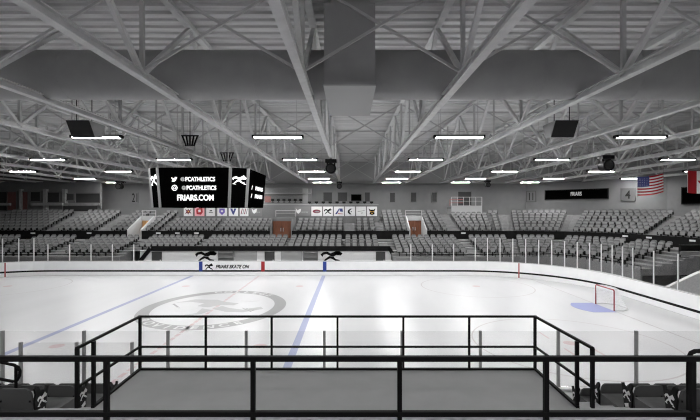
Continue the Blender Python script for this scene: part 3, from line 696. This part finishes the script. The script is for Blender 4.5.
# far side right part: x 5.49 -> corner -> right end
path = [(5.49, YF+.08)]+[(x, y) for x, y in outline(.08)[:30]]
def walk(path, step, nmax):
    out = [Vector(path[0])]; i = 0; cur = Vector(path[0]); rem = step
    while i < len(path)-1 and len(out) < nmax:
        nx = Vector(path[i+1]); d = (nx-cur).length
        if d >= rem: cur = cur+(nx-cur)*rem/d; out.append(cur.copy()); rem = step
        else: rem -= d; cur = nx; i += 1
    return out
def place_far(path, first, mid, nmid):
    # full panels, then narrow ones round the corner, then full ones again
    out = walk(path, 1.93, first+1); rest = [out[-1]]+[Vector(p) for p in path if (Vector(p)-Vector(path[0])).length > (out[-1]-Vector(path[0])).length+.01]
    o2 = walk(rest, mid, nmid+1); rest2 = [o2[-1]]; 
    i0 = min(range(len(rest)), key=lambda i: (rest[i]-o2[-1]).length); rest2 += rest[i0+1:]
    return out+o2[1:]+walk(rest2, 1.93, 14)[1:]
pr = place_far(path, 3, 1.06, 13); k = 0
for a, c in zip(pr[:-1], pr[1:]):
    if a.x/a.y > .86: break
    zt = 2.8 if a.x < 11 else 3.38
    glass_panel(a, c, zt, f'clear rink glass panel, {ordn[k]} one right of the bench area, tall pale post' if zt > 3 else f'low rink glass panel, {ordn[k]} one right of the bench area', 'glass panels on the far right boards'); k += 1
ou = outline(.08); path = [(-19.5, YF+.08)]+[ou[i] for i in range(len(ou)-1, 30, -1)]
pl = place_far(path, 4, 1.15, 8); k = 0
for a, c in zip(pl[:-1], pl[1:]):
    if a.x/a.y < -.86: break
    zt = 2.8 if a.x > -28.3 else 3.38
    glass_panel(a, c, zt, f'clear rink glass panel, {ordn[k]} one left of the bench area', 'glass panels on the far left boards'); k += 1
# near side
for k in range(-5, 5):
    PXN = [3-81, 2.5, 84, 168, 246.2, 324.3, 401.8, 480.3, 558.3, 636.3, 714.5]
    x = XA(PXN[k+5], 10.92); x2 = XA(PXN[k+6], 10.92)
    if k <= 0: l = f'near side glass panel with grey post, {ordn[-k]} one left of the platform middle'
    else: l = f'near side glass panel with grey post, {ordn[k-1]} one right of the platform middle'
    glass_panel((x, YN-.08), (x2, YN-.08), 2.76, l, 'near side glass panels', pm=m_postd, pw=.07, z0=BT+.045)
for k, (a, c) in enumerate(((20.7, 76.5), (76.5, 132.0))):
    glass_panel((XA(a, 10.3), 10.3), (XA(c, 10.3), 10.3), 2.66, ['low penalty box glass panel nearer the picture edge', 'low penalty box glass panel nearer the raised platform'][k], 'penalty box glass', z0=.0, pm=m_postd, pw=.06)
MB().box(XA(132,10.3)-.03, XA(132,10.3)+.03, 10.27, 10.33, 0, 2.66).build('glass_post', m_postd, None, label='slim grey end post of the penalty box glass by the platform', cat='post')

# ================================================================ GOAL
g = empty('hockey_goal', (GX, GY, .0), 'red framed hockey goal with white net at the blue crease', 'hockey goal')
hw = .915; gh = 1.22
MB().tube([(0, -hw, 0), (0, -hw, gh-.06), (0, -hw+.06, gh)], .035).build('post', m_pipe, g); MB().tube([(0, hw, 0), (0, hw, gh-.06), (0, hw-.06, gh)], .035).build('post', m_pipe, g)
MB().tube([(0, -hw+.06, gh), (0, hw-.06, gh)], .035).build('crossbar', m_pipe, g)
bp = [(0, -hw, .03), (.5, -hw-.1, .03), (.95, -hw+.2, .03), (1.1, -.4, .03), (1.1, .4, .03), (.95, hw-.2, .03), (.5, hw+.1, .03), (0, hw, .03)]
MB().tube(bp, .025).build('base_frame', m_white, g)
tp = [(0, -hw+.05, gh), (.35, -hw+.2, gh), (.5, -.3, gh), (.5, .3, gh), (.35, hw-.2, gh), (0, hw-.05, gh)]
MB().tube(tp, .02).build('top_frame', m_white, g)
def ip(P_, t):
    n = len(P_)-1; x = t*n; i = min(int(x), n-1); return Vector(P_[i]).lerp(Vector(P_[i+1]), x-i)
nb = MB()
for i in range(41):
    nb.bar(ip(bp, i/40), ip(tp, i/40), .012)
for j in range(1, 12):
    s = j/12; pts = [ip(bp, i/20).lerp(ip(tp, i/20), s) for i in range(21)]
    for a, c in zip(pts[:-1], pts[1:]): nb.bar(a, c, .012)
for i in range(1, 16):
    yy = -hw+2*hw*i/16; nb.bar((0, yy, gh), (.45, yy*.8, gh), .012)
nb.build('net', m_net, g)

# ================================================================ SCOREBOARD
sb = empty('scoreboard', (-8.2, 24.3, ZA(207.5, 22)), 'large black multi-sided scoreboard with white handles hanging over the ice', 'scoreboard')
O = Vector((-8.2, 24.3, ZA(207.5, 22))); z1 = ZA(167.5, 22)-O.z
yf = 22.0-O.y; yb = 27.5-O.y
xl, xr = XA(157.5, 22)-O.x, XA(230.5, 22)-O.x
def ringpts(s):   # plan at scale (bottom slightly smaller)
    L0, R0 = -10.75-O.x, -5.45-O.x
    pl = [(xl, yf), (xr, yf), (R0, yf+.55), (R0+.0, yb-.3), (xr, yb+.2), (xl, yb+.2), (L0, yb-.3), (L0, yf+.55)]
    return [(x*s, y*s) for x, y in pl]
b0, b1 = ringpts(.945), ringpts(1.0)
core = MB(); core.add([(x*.98, y*.98, .03) for x, y in b0]+[(x*.98, y*.98, z1-.03) for x, y in b1], [tuple(range(8)), tuple(range(8, 16))]+[(i, (i+1) % 8, (i+1) % 8+8, i+8) for i in range(8)])
core.build('housing', m_frame, sb)
def face(i, name, shrink=.0):
    j = (i+1) % 8; a0, c0 = Vector((*b0[i], 0)), Vector((*b0[j], 0)); a1, c1 = Vector((*b1[i], z1)), Vector((*b1[j], z1))
    r = (c0-a0).normalized(); u = ((a1+c1)/2-(a0+c0)/2).normalized(); n = r.cross(u)
    q = [a0+r*shrink, c0-r*shrink, c1-r*shrink, a1+r*shrink]
    bb = MB(); bb.add([p-n*.05 for p in q]+[p+n*.03 for p in q], [(0,1,2,3),(4,5,6,7),(0,1,5,4),(1,2,6,5),(2,3,7,6),(3,0,4,7)]); o = bb.build(name, m_scr, sb)
    return o, frame_mat((a0+c0+a1+c1)/4+n*.035, r, u), (c0-a0).length, (((a1+c1)/2-(a0+c0)/2)).length
for i in range(8):
    o, M, w, h = face(i, 'main_screen' if i == 0 else ('side_screen' if i in (2, 6) else ('rear_screen' if i == 4 else 'corner_screen')), .05 if i in (0,) else .09)
    if i == 0:
        def T(s, cx, cy, w_, h_, m=m_txt):
            put_mesh('lettering', text_mesh(s, .4, m, .03, .004), M @ Matrix.Translation((w*(cx-.5), h*(.5-cy), 0)), o, fit=(w*w_, h*h_))
        T('@', .335, .29, .06, .1, m_txtg); T('PCATHLETICS', .59, .29, .43, .11); T('@', .35, .505, .06, .1, m_txtg); T('PCATHLETICS', .605, .505, .43, .11); T('FRIARS.COM', .515, .75, .53, .15)
        # bird mark and round camera mark
        def q2(pts, cx, cy, s): return [((w*(cx-.5))+x*s, h*(.5-cy)+y*s) for x, y in pts]
        bird = [(-.5,.35),(-.2,.15),(0,.1),(.1,.35),(.3,.4),(.5,.28),(.4,.15),(.3,-.15),(.05,-.4),(-.25,-.45),(-.5,-.35),(-.25,-.25),(-.42,-.05),(-.3,-.05),(-.5,.15)]
        polys_mesh([(q2(bird, .215, .29, .3), 0)], M, .006).build('bird_mark', m_txt, o)
        rg = MB()
        for s0, s1, nn in ((.115, .155, 24), (.045, .07, 16)):
            vs = []
            for k in range(nn+1):
                a = 2*math.pi*k/nn
                for r_ in (s0, s1): vs.append(M @ Vector((w*(.215-.5)+r_*math.cos(a), h*(.5-.505)+r_*math.sin(a), .006)))
            rg.add(vs, [(2*k, 2*k+1, 2*k+3, 2*k+2) for k in range(nn)])
        rg.build('round_mark', m_txt, o)
    if i in (1, 7): emblem(M @ Matrix.Translation((0, h*.2, 0)), w*.85, .5 if i == 1 else .6, 'emblem', m_txt, o)
    if i == 2:
        for cy in (.46, .68):
            put_mesh('lettering', text_mesh('/', .4, m_txt, .04, .004), M @ Matrix.Translation((-w*.3, h*(.5-cy), 0)), o, fit=(w*.05, h*.11))
            put_mesh('lettering', text_mesh('FRIARS', .4, m_txt, .04, .004), M @ Matrix.Translation((w*.12, h*(.5-cy), 0)), o, fit=(w*.45, h*.11))
for k in (1, 2, 7, 0):
    MB().bar(Vector((*b0[k], .0)), Vector((*b1[k], z1)), .13, .13).build('corner_post', mat('post_grey', .2, .5), sb)
cb = MB()
for x, y in ((xl+.5, -1), (xr-.5, -1), (xl+.5, 1.5), (xr-.5, 1.5)): cb.bar((x, y, z1), (x, y, ZD-O.z), .035)
cb.build('hanging_cable', m_steel2, sb)
for (px, py, y_, l) in ((190, 142, 22.2, 'fan of short black rods hanging in the roof above the scoreboard'), (227, 158, 27.0, 'fan of short black rods in the roof behind the scoreboard')):
    p = P(px, py, y_); b = MB()
    b.box(p.x-.45, p.x+.45, p.y-.05, p.y+.05, p.z+.3, p.z+.36)
    for k in range(5): b.bar((p.x-.4+.2*k, p.y, p.z+.32), (p.x-.2+.1*k, p.y, p.z-.22), .07)
    b.bar((p.x, p.y, p.z+.3), (p.x, p.y, ZD), .03)
    b.build('hanging_hoist', m_black, None, label=l, cat='hoist', group='hoists over the scoreboard')

# hanging speakers
def wedge(sgn, lab):
    x0 = sgn*1.0
    cx = -11.8 if sgn < 0 else 9.5
    # local x: 0 = outer side, toward centre = +dir
    d = 1 if sgn < 0 else -1
    t = empty('hanging_speaker', (cx, 17.6, 9.0), lab, 'loudspeaker', 'black wedge loudspeakers')
    pf = [(-.15, .62), (.25, .0), (.75, .05), (.95, .62)]
    MB().prism(pf, lambda a, c, k: (k, a, c), 0, d*.98).build('cabinet', m_spks, t)
    MB().prism([(-.2, .62), (.2, -.02), (.25, .0), (-.15, .62)], lambda a, c, k: (k, a, c), d*.02, d*.96).build('grille', m_spk, t)
    for xx in (d*.15, d*.8): MB().bar((xx, .3, .6), (xx, .3, ZD-9.0), .025).build('hanger_rod', m_rail, t)
wedge(-1, 'black wedge loudspeaker hanging at left under the trusses'); wedge(1, 'black wedge loudspeaker hanging right of the duct box')
def cluster(x, y, lab, s=1.0):
    t = empty('hanging_loudspeaker', (x, y, ZB-1.15*s), lab, 'loudspeaker', 'small speaker clusters on trusses')
    MB().box(-.38*s, .38*s, -.3, .3, .78*s, 1.0*s).build('bracket', m_black, t)
    MB().bar((0, 0, 1.0*s), (0, 0, 1.15*s), .12).build('clamp', m_spks, t)
    b = MB(); vs = []
    b.bar((0, .3, .4*s), (0, -.34, .36*s), .72*s, .72*s, n=20); b.build('horn', m_black, t)
    MB().bar((0, -.30, .36*s), (0, -.37, .355*s), .5*s, .5*s, n=20).build('horn_mouth', m_spk, t)
    MB().box(-.3*s, -.2*s, -.1, .1, .3*s, .8*s).box(.2*s, .3*s, -.1, .1, .3*s, .8*s).build('yoke', m_black, t)
cluster(-1.3, 28.7, 'black round speaker cluster under the truss just below the duct box'); cluster(XT[14], 26.7, 'black round speaker cluster on a right hand truss left of the flag')
cluster(-1.3, 51.5, 'tiny dark speaker cluster above the black wall monitor', .9); cluster(XT[14]+.0, 49.7, 'tiny dark speaker cluster above the pale banner wall', .8); cluster(XT[4], 50.4, 'dark speaker cluster hanging near the suites wall', 1.0)

# flags
def flag(px0, px1, pyt, pyb, Y, kind, lab):
    x0, x1 = XA(px0, Y), XA(px1, Y); zt, zb = ZA(pyt, Y), ZA(pyb, Y); w, h = x1-x0, zt-zb
    t = empty('hanging_flag', (x0, Y, zb), lab, 'flag', 'flags hanging at the right')
    nx = 26; ny = 13; b = MB()
    def fp(i, j, o=0): 
        u = i/nx; return (w*u, .14*math.sin(u*7+.5)+o, h*j/ny+(.07*h*math.sin(u*3.0+3.6)+.13*h*u*(1 if kind == 'us' else 0)))
    vs = [fp(i, j) for j in range(ny+1) for i in range(nx+1)]+[fp(i, j, .02) for j in range(ny+1) for i in range(nx+1)]
    o = (nx+1)*(ny+1)
    for j in range(ny):
        for i in range(nx):
            if kind == 'us': mi = 2 if (i < nx*.42 and j >= 6) else (0 if j % 2 == 0 else 1)
            else: mi = 0 if (i < nx*.25 or i >= nx*.75) else 1
            a = j*(nx+1)+i
            b.add([vs[a], vs[a+1], vs[a+nx+2], vs[a+nx+1]], [(0,1,2,3)], mi, False); b.add([vs[a+o], vs[a+1+o], vs[a+nx+2+o], vs[a+nx+1+o]], [(0,1,2,3)], mi, False)
    b.build('cloth', [m_flagr, m_flagw, m_flagb], t)
    if kind == 'us':
        st = MB()
        for r_ in range(5):
            for c_ in range(6):
                x = w*(.03+.065*c_); u = x/w; z = h*(.52+.09*r_)+(.07*h*math.sin(u*3.0+3.6)+.13*h*u); yy = .14*math.sin(u*7+.5)-.015
                st.prism([(.025*math.sin(math.pi*2*q/10)*(1 if q % 2 == 0 else .45), .025*math.cos(math.pi*2*q/10)*(1 if q % 2 == 0 else .45)) for q in range(10)], lambda a, c, d: (x+a, yy+d, z+c), 0, .01)
        st.build('stars', m_flagw, t)
    else:
        lf = [(0,.5),(.12,.3),(.24,.34),(.18,.08),(.34,.2),(.38,.1),(.5,.12),(.42,-.03),(.3,-.15),(.05,-.12),(.03,-.4),(-.03,-.4),(-.05,-.12),(-.3,-.15),(-.42,-.03),(-.5,.12),(-.38,.1),(-.34,.2),(-.18,.08),(-.24,.34),(-.12,.3)]
        lb = MB(); lb.prism([(w*.5+a*h*.7, h*.5+c*h*.7) for a, c in lf], lambda a, c, d: (a, .14*math.sin(a/w*7+.5)-.03+d, c+.07*h*math.sin(a/w*3.0+3.6)), 0, .012); lb.build('leaf_emblem', m_flagr, t)
    MB().bar((-.03, 0, -.05), (-.03, 0, 12.3-zb), .035, n=8).build('pole', m_white, t)
    MB().bar((w, 0.1, h*.95), (w, .1, 12.3-zb), .008).build('cord', m_rail, t)
flag(637.5, 664.5, 176, 195, 36, 'us', 'flag with red and white stripes and blue starred corner')
flag(688, 724, 169.5, 192, 34, 'ca', 'red and white flag with a leaf at the right edge')

# ================================================================ FOREGROUND
ZP = 2.7
pf = empty('viewing_platform', (-.25, 7.55, ZP), 'raised grey viewing platform with black railings on three sides', 'platform')
def L3(x, y, z): return (x+.25, y-7.55, z-ZP)
b = MB(); b.box(-4.18+.25, 3.69+.25, 6.66-7.55, 8.38-7.55, -.12, 0); b.build('deck', m_deckfl, pf)
MB().box(-4.1+.25, 3.6+.25, 6.7-7.55, 8.3-7.55, -ZP, -.12).build('deck_base', m_conc, pf)
fl, fr_, yy0 = (-4.2, 8.4), (3.7, 8.4), 8.4
zt, zm = 3.77, 3.165
MB().bar(L3(-4.23, 8.4, zt), L3(3.73, 8.4, zt), .04, .04).build('top_rail', m_rail, pf)
MB().bar(L3(-4.23, 8.4, zm), L3(3.73, 8.4, zm), .036, .036).build('mid_rail', m_rail, pf)
MB().bar(L3(-4.23, 8.4, ZP-.015), L3(3.73, 8.4, ZP-.015), .05, .11).build('toe_rail', m_rail, pf)
for k in range(7):
    x = -4.2+7.9*k/6
    if k in (0, 6): continue
    MB().bar(L3(x, 8.4, ZP-.1), L3(x, 8.4, zt), .04, .04).build('rail_post', m_rail, pf)
for x, xe, xo in ((-4.2, -4.157, -4.21), (3.7, 3.68, 3.74)):
    MB().bar(L3(x, 8.4, ZP-.1), L3(x, 8.4, zt), .047, .047).build('rail_post', m_rail, pf)
    MB().bar(L3(xe, 6.81, ZP-.03), L3(xe, 6.81, zt), .05, .05).build('rail_post', m_rail, pf)
    MB().bar(L3(xo, 6.48, 2.85), L3(xo, 6.48, zt), .05, .05).build('rail_post', m_rail, pf)
    MB().bar(L3(x, 8.42, zt), L3(xo, 6.46, zt), .04, .04).build('side_top_rail', m_rail, pf)
    MB().bar(L3(x, 8.42, zm), L3(xo, 6.46, zm), .036, .036).build('side_mid_rail', m_rail, pf)
    MB().bar(L3(x, 8.42, ZP-.015), L3(xe, 6.78, ZP-.015), .05, .11).build('side_toe_rail', m_rail, pf)

# aisle slab and near terraces
MB().box(-14, 14, 3.2, 6.65, -.1, 2.62).build('aisle_slab', m_slab, kind='structure')
MB().box(-14, -4.22, 6.65, 6.82, -.1, 2.62).build('aisle_ledge', m_concl, kind='structure')
MB().box(3.74, 14, 6.65, 6.82, -.1, 2.62).build('aisle_ledge', m_concl, kind='structure')
MB().box(-14, 14, -6, 3.18, -.1, 3.75).build('camera_tier', m_slab, kind='structure')
ROWS = [(10.25, 1.04, 'row against the glass'), (9.43, 1.49, 'second row from glass'), (8.34, 1.91, 'middle row'), (7.22, 2.32, 'rearmost row')]
for side_ in (-1, 1):
    xa, xb = (5.45, 13) if side_ > 0 else (-13, -5.25)
    for i, (y, z, _) in enumerate(ROWS):
        ynear = y-.3 if i < 3 else 6.82; yn2 = (ROWS[i-1][0]-.3) if i else 10.8
        if i == 0: yn2 = 10.55 if side_ > 0 else 10.2
        MB().box(xa, xb, ynear, yn2, -.1, z).build('near_terrace', mat('near_concrete', .075, .85, noise=.1), kind='structure')
    xa, xb = (3.76, 5.45) if side_ > 0 else (-5.25, -4.22)
    b = MB()
    for (y0, y1, z) in ((6.82, 7.12, 2.54), (7.12, 7.6, 2.3), (7.6, 8.2, 2.05), (8.2, 8.7, 1.85), (8.7, 9.3, 1.65), (9.3, 9.9, 1.35), (9.9, 10.5, 1.0)): b.box(xa+.005, xb-.005, y0, y1, -.1, z)
    b.build('aisle_stairs', m_concl, None, label='pale concrete stairs going down between the platform and the seats on the '+('right' if side_ > 0 else 'left'), cat='stairs', group='near aisle stairs')
MB().box(3.8, 4.25, 6.86, 6.96, 2.54, 2.565).build('step_grate', m_rail, None, label='small black grate strip on the step by the right platform post', cat='grate', group='grate strips')
MB().box(-4.6, -4.28, 6.86, 6.96, 2.54, 2.565).build('step_grate', m_rail, None, label='small black grate strip on the step by the left platform post', cat='grate', group='grate strips')

def seat_meshes():
    out = {}
    b = MB(); pr = [(-.268,.03),(.268,.03),(.272,.5),(.255,.56),(.2,.6),(-.2,.6),(-.255,.56),(-.272,.46)]
    b.prism(pr, lambda a, c, d: (a, -.14+d-(c-.16)*.22, c), 0, .045); out['seat_back'] = (b, m_seatb)
    b = MB(); b.prism([(-.2,.0),(.2,.0),(.21,.28),(.16,.36),(-.16,.36),(-.21,.28)], lambda a, c, d: (a, -.08+c, .2+d+c*.28), 0, .05); out['seat_pan'] = (b, m_seatpl)
    b = MB(); b.box(-.255, -.23, -.2, .14, .36, .395); b.box(.23, .255, -.2, .14, .36, .395); b.box(-.252, -.235, -.14, -.1, .0, .36); b.box(.235, .252, -.14, -.1, .0, .36); out['armrest'] = (b, m_black)
    return out
SMs = {k: v[0].mesh(k, v[1]) for k, v in seat_meshes().items()}
# aisle end panel (in YZ plane), ornate outline
ep = [(-.13,.03),(.08,.03),(.1,.2),(.13,.36),(.17,.5),(.12,.52),(.09,.44),(.04,.48),(-.02,.46),(-.07,.56),(-.12,.6),(-.16,.56),(-.13,.46),(-.16,.36),(-.14,.2)]
me_end = {}
for sd in (-1, 1):
    b = MB(); b.prism(ep, lambda a, c, d: (sd*(.27+d), a, c), 0, .035); me_end[sd] = b.mesh('end_panel', m_black)
    M = frame_mat((sd*.306, .0, .33), (0, -sd*-1.0, 0) if False else (0, 1 if sd > 0 else -1, 0), (0, 0, 1))
    bb = polys_mesh([([(a*.22, c*.2) for a, c in p], 0) for p, i in EMBLEM]+[([(-.06,-.2),(.05,-.15),(.06,-.22),(-.03,-.26)], 0)], M, .006); me_end[(sd, 'e')] = bb.mesh('emblem', m_white)
n_ = 0
for side_ in (-1, 1):
    for i, (y, z, rl) in enumerate(ROWS):
        if side_ < 0 and i == 0: continue
        x0 = (5.5 if side_ > 0 else -5.3); k = 0
        while True:
            x = x0+side_*(.3+.56*k)
            if abs(x)/y > .93 and k > 0: break
            w = 'at the aisle end' if k == 0 else f'{ordn[k]} from the aisle'
            t = empty('folding_seat', (x, y, z), f'black folding seat {"right" if side_ > 0 else "left"} of the platform, {rl}, {w}', 'folding seat', 'near side folding seats')
            for nm, me in SMs.items(): link(nm, me, t)
            if k == 0:
                e = link('end_panel', me_end[-side_], t, label='black aisle end panel with white emblem'); link('emblem', me_end[(-side_, 'e')], e)
            k += 1
# loop handrails
def loop_rail(pts, r, lab, posts):
    b = MB(); t = empty('loop_handrail', posts[0], lab, 'handrail', 'loop handrails by the near seats'); o = Vector(posts[0])
    MB().tube([Vector(p)-o for p in pts], r, 12).build('loop', m_rail, t)
    for p, q in posts[1:]: MB().tube([Vector(p)-o, Vector(q)-o], r, 10).build('post', m_rail, t)
    MB().bar((0, 0, 0), (0, 0, .03), .16, n=16).build('foot_plate', m_rail, t)
Y1 = 8.0
lp_ = [P(-40, 353, Y1), P(0, 362, Y1), P(14, 365, Y1), P(18.5, 367.5, Y1), P(20, 371, Y1), P(19.5, 376, Y1), P(17, 380.5, Y1), P(13, 381.5, Y1), P(0, 379, Y1), P(-40, 371, Y1)]
fz = 1.91
loop_rail(lp_, .028, 'black loop handrail at the left edge beside the seats', [(P(16, 380, Y1).x, Y1, fz), (P(16, 366, Y1), Vector((P(16,380,Y1).x, Y1, fz)))])
Y2 = 6.2
lp_ = [P(760, 351, Y2), P(700, 351, Y2), P(695, 351.2, Y2), P(691, 353, Y2), P(689, 357, Y2), P(688.5, 375, Y2), Vector((P(688.5, 380, Y2).x, Y2, 2.62))]
loop_rail(lp_, .032, 'black curved handrail at the right edge by the front fence', [(P(688.5, 380, Y2).x, Y2, 2.62)])
# front fence
fe = empty('safety_fence', (.354, 3.0, 3.75), 'black two-bar safety fence running across the front of the view', 'fence')
zt, zm = ZA(358.6, 3.0)-3.75, ZA(413.6, 3.0)-3.75
MB().bar((-5.35, 0, zt), (4.8, 0, zt), .036, .035).build('top_rail', m_rail, fe); MB().bar((-5.35, 0, zm), (4.8, 0, zm), .034, .034).build('lower_rail', m_rail, fe)
MB().bar((-5.35, 0, .12), (4.8, 0, .12), .034, .034).build('bottom_rail', m_rail, fe)
for k in range(-4, 5): MB().bar((1.046*k, 0, 0), (1.046*k, 0, zt), .032, .032).build('fence_post', m_rail, fe)

# ================================================================ light + camera
w = bpy.data.worlds.new('world'); S.world = w; w.use_nodes = True
w.node_tree.nodes['Background'].inputs[0].default_value = (.5, .5, .5, 1); w.node_tree.nodes['Background'].inputs[1].default_value = .1
cam = bpy.data.cameras.new('camera'); co = bpy.data.objects.new('camera', cam); col.objects.link(co)
co.location = (0, 0, H); co.rotation_euler = (math.radians(90), 0, 0); cam.sensor_width = 36; cam.lens = 36*F/700; cam.clip_start = .05; cam.clip_end = 300
S.camera = co
S.view_settings.view_transform = 'Standard'; S.view_settings.look = 'None'; S.view_settings.exposure = 1.45; S.view_settings.gamma = 1
try: S.view_settings.use_curve_mapping = False
except Exception: pass
S.cycles.max_bounces = 9; S.cycles.diffuse_bounces = 6; S.cycles.transparent_max_bounces = 16
S.cycles.sample_clamp_indirect = 4; S.cycles.caustics_reflective = False; S.cycles.caustics_refractive = False
S.cycles.use_denoising = True
S.cycles.filter_width = 1.15
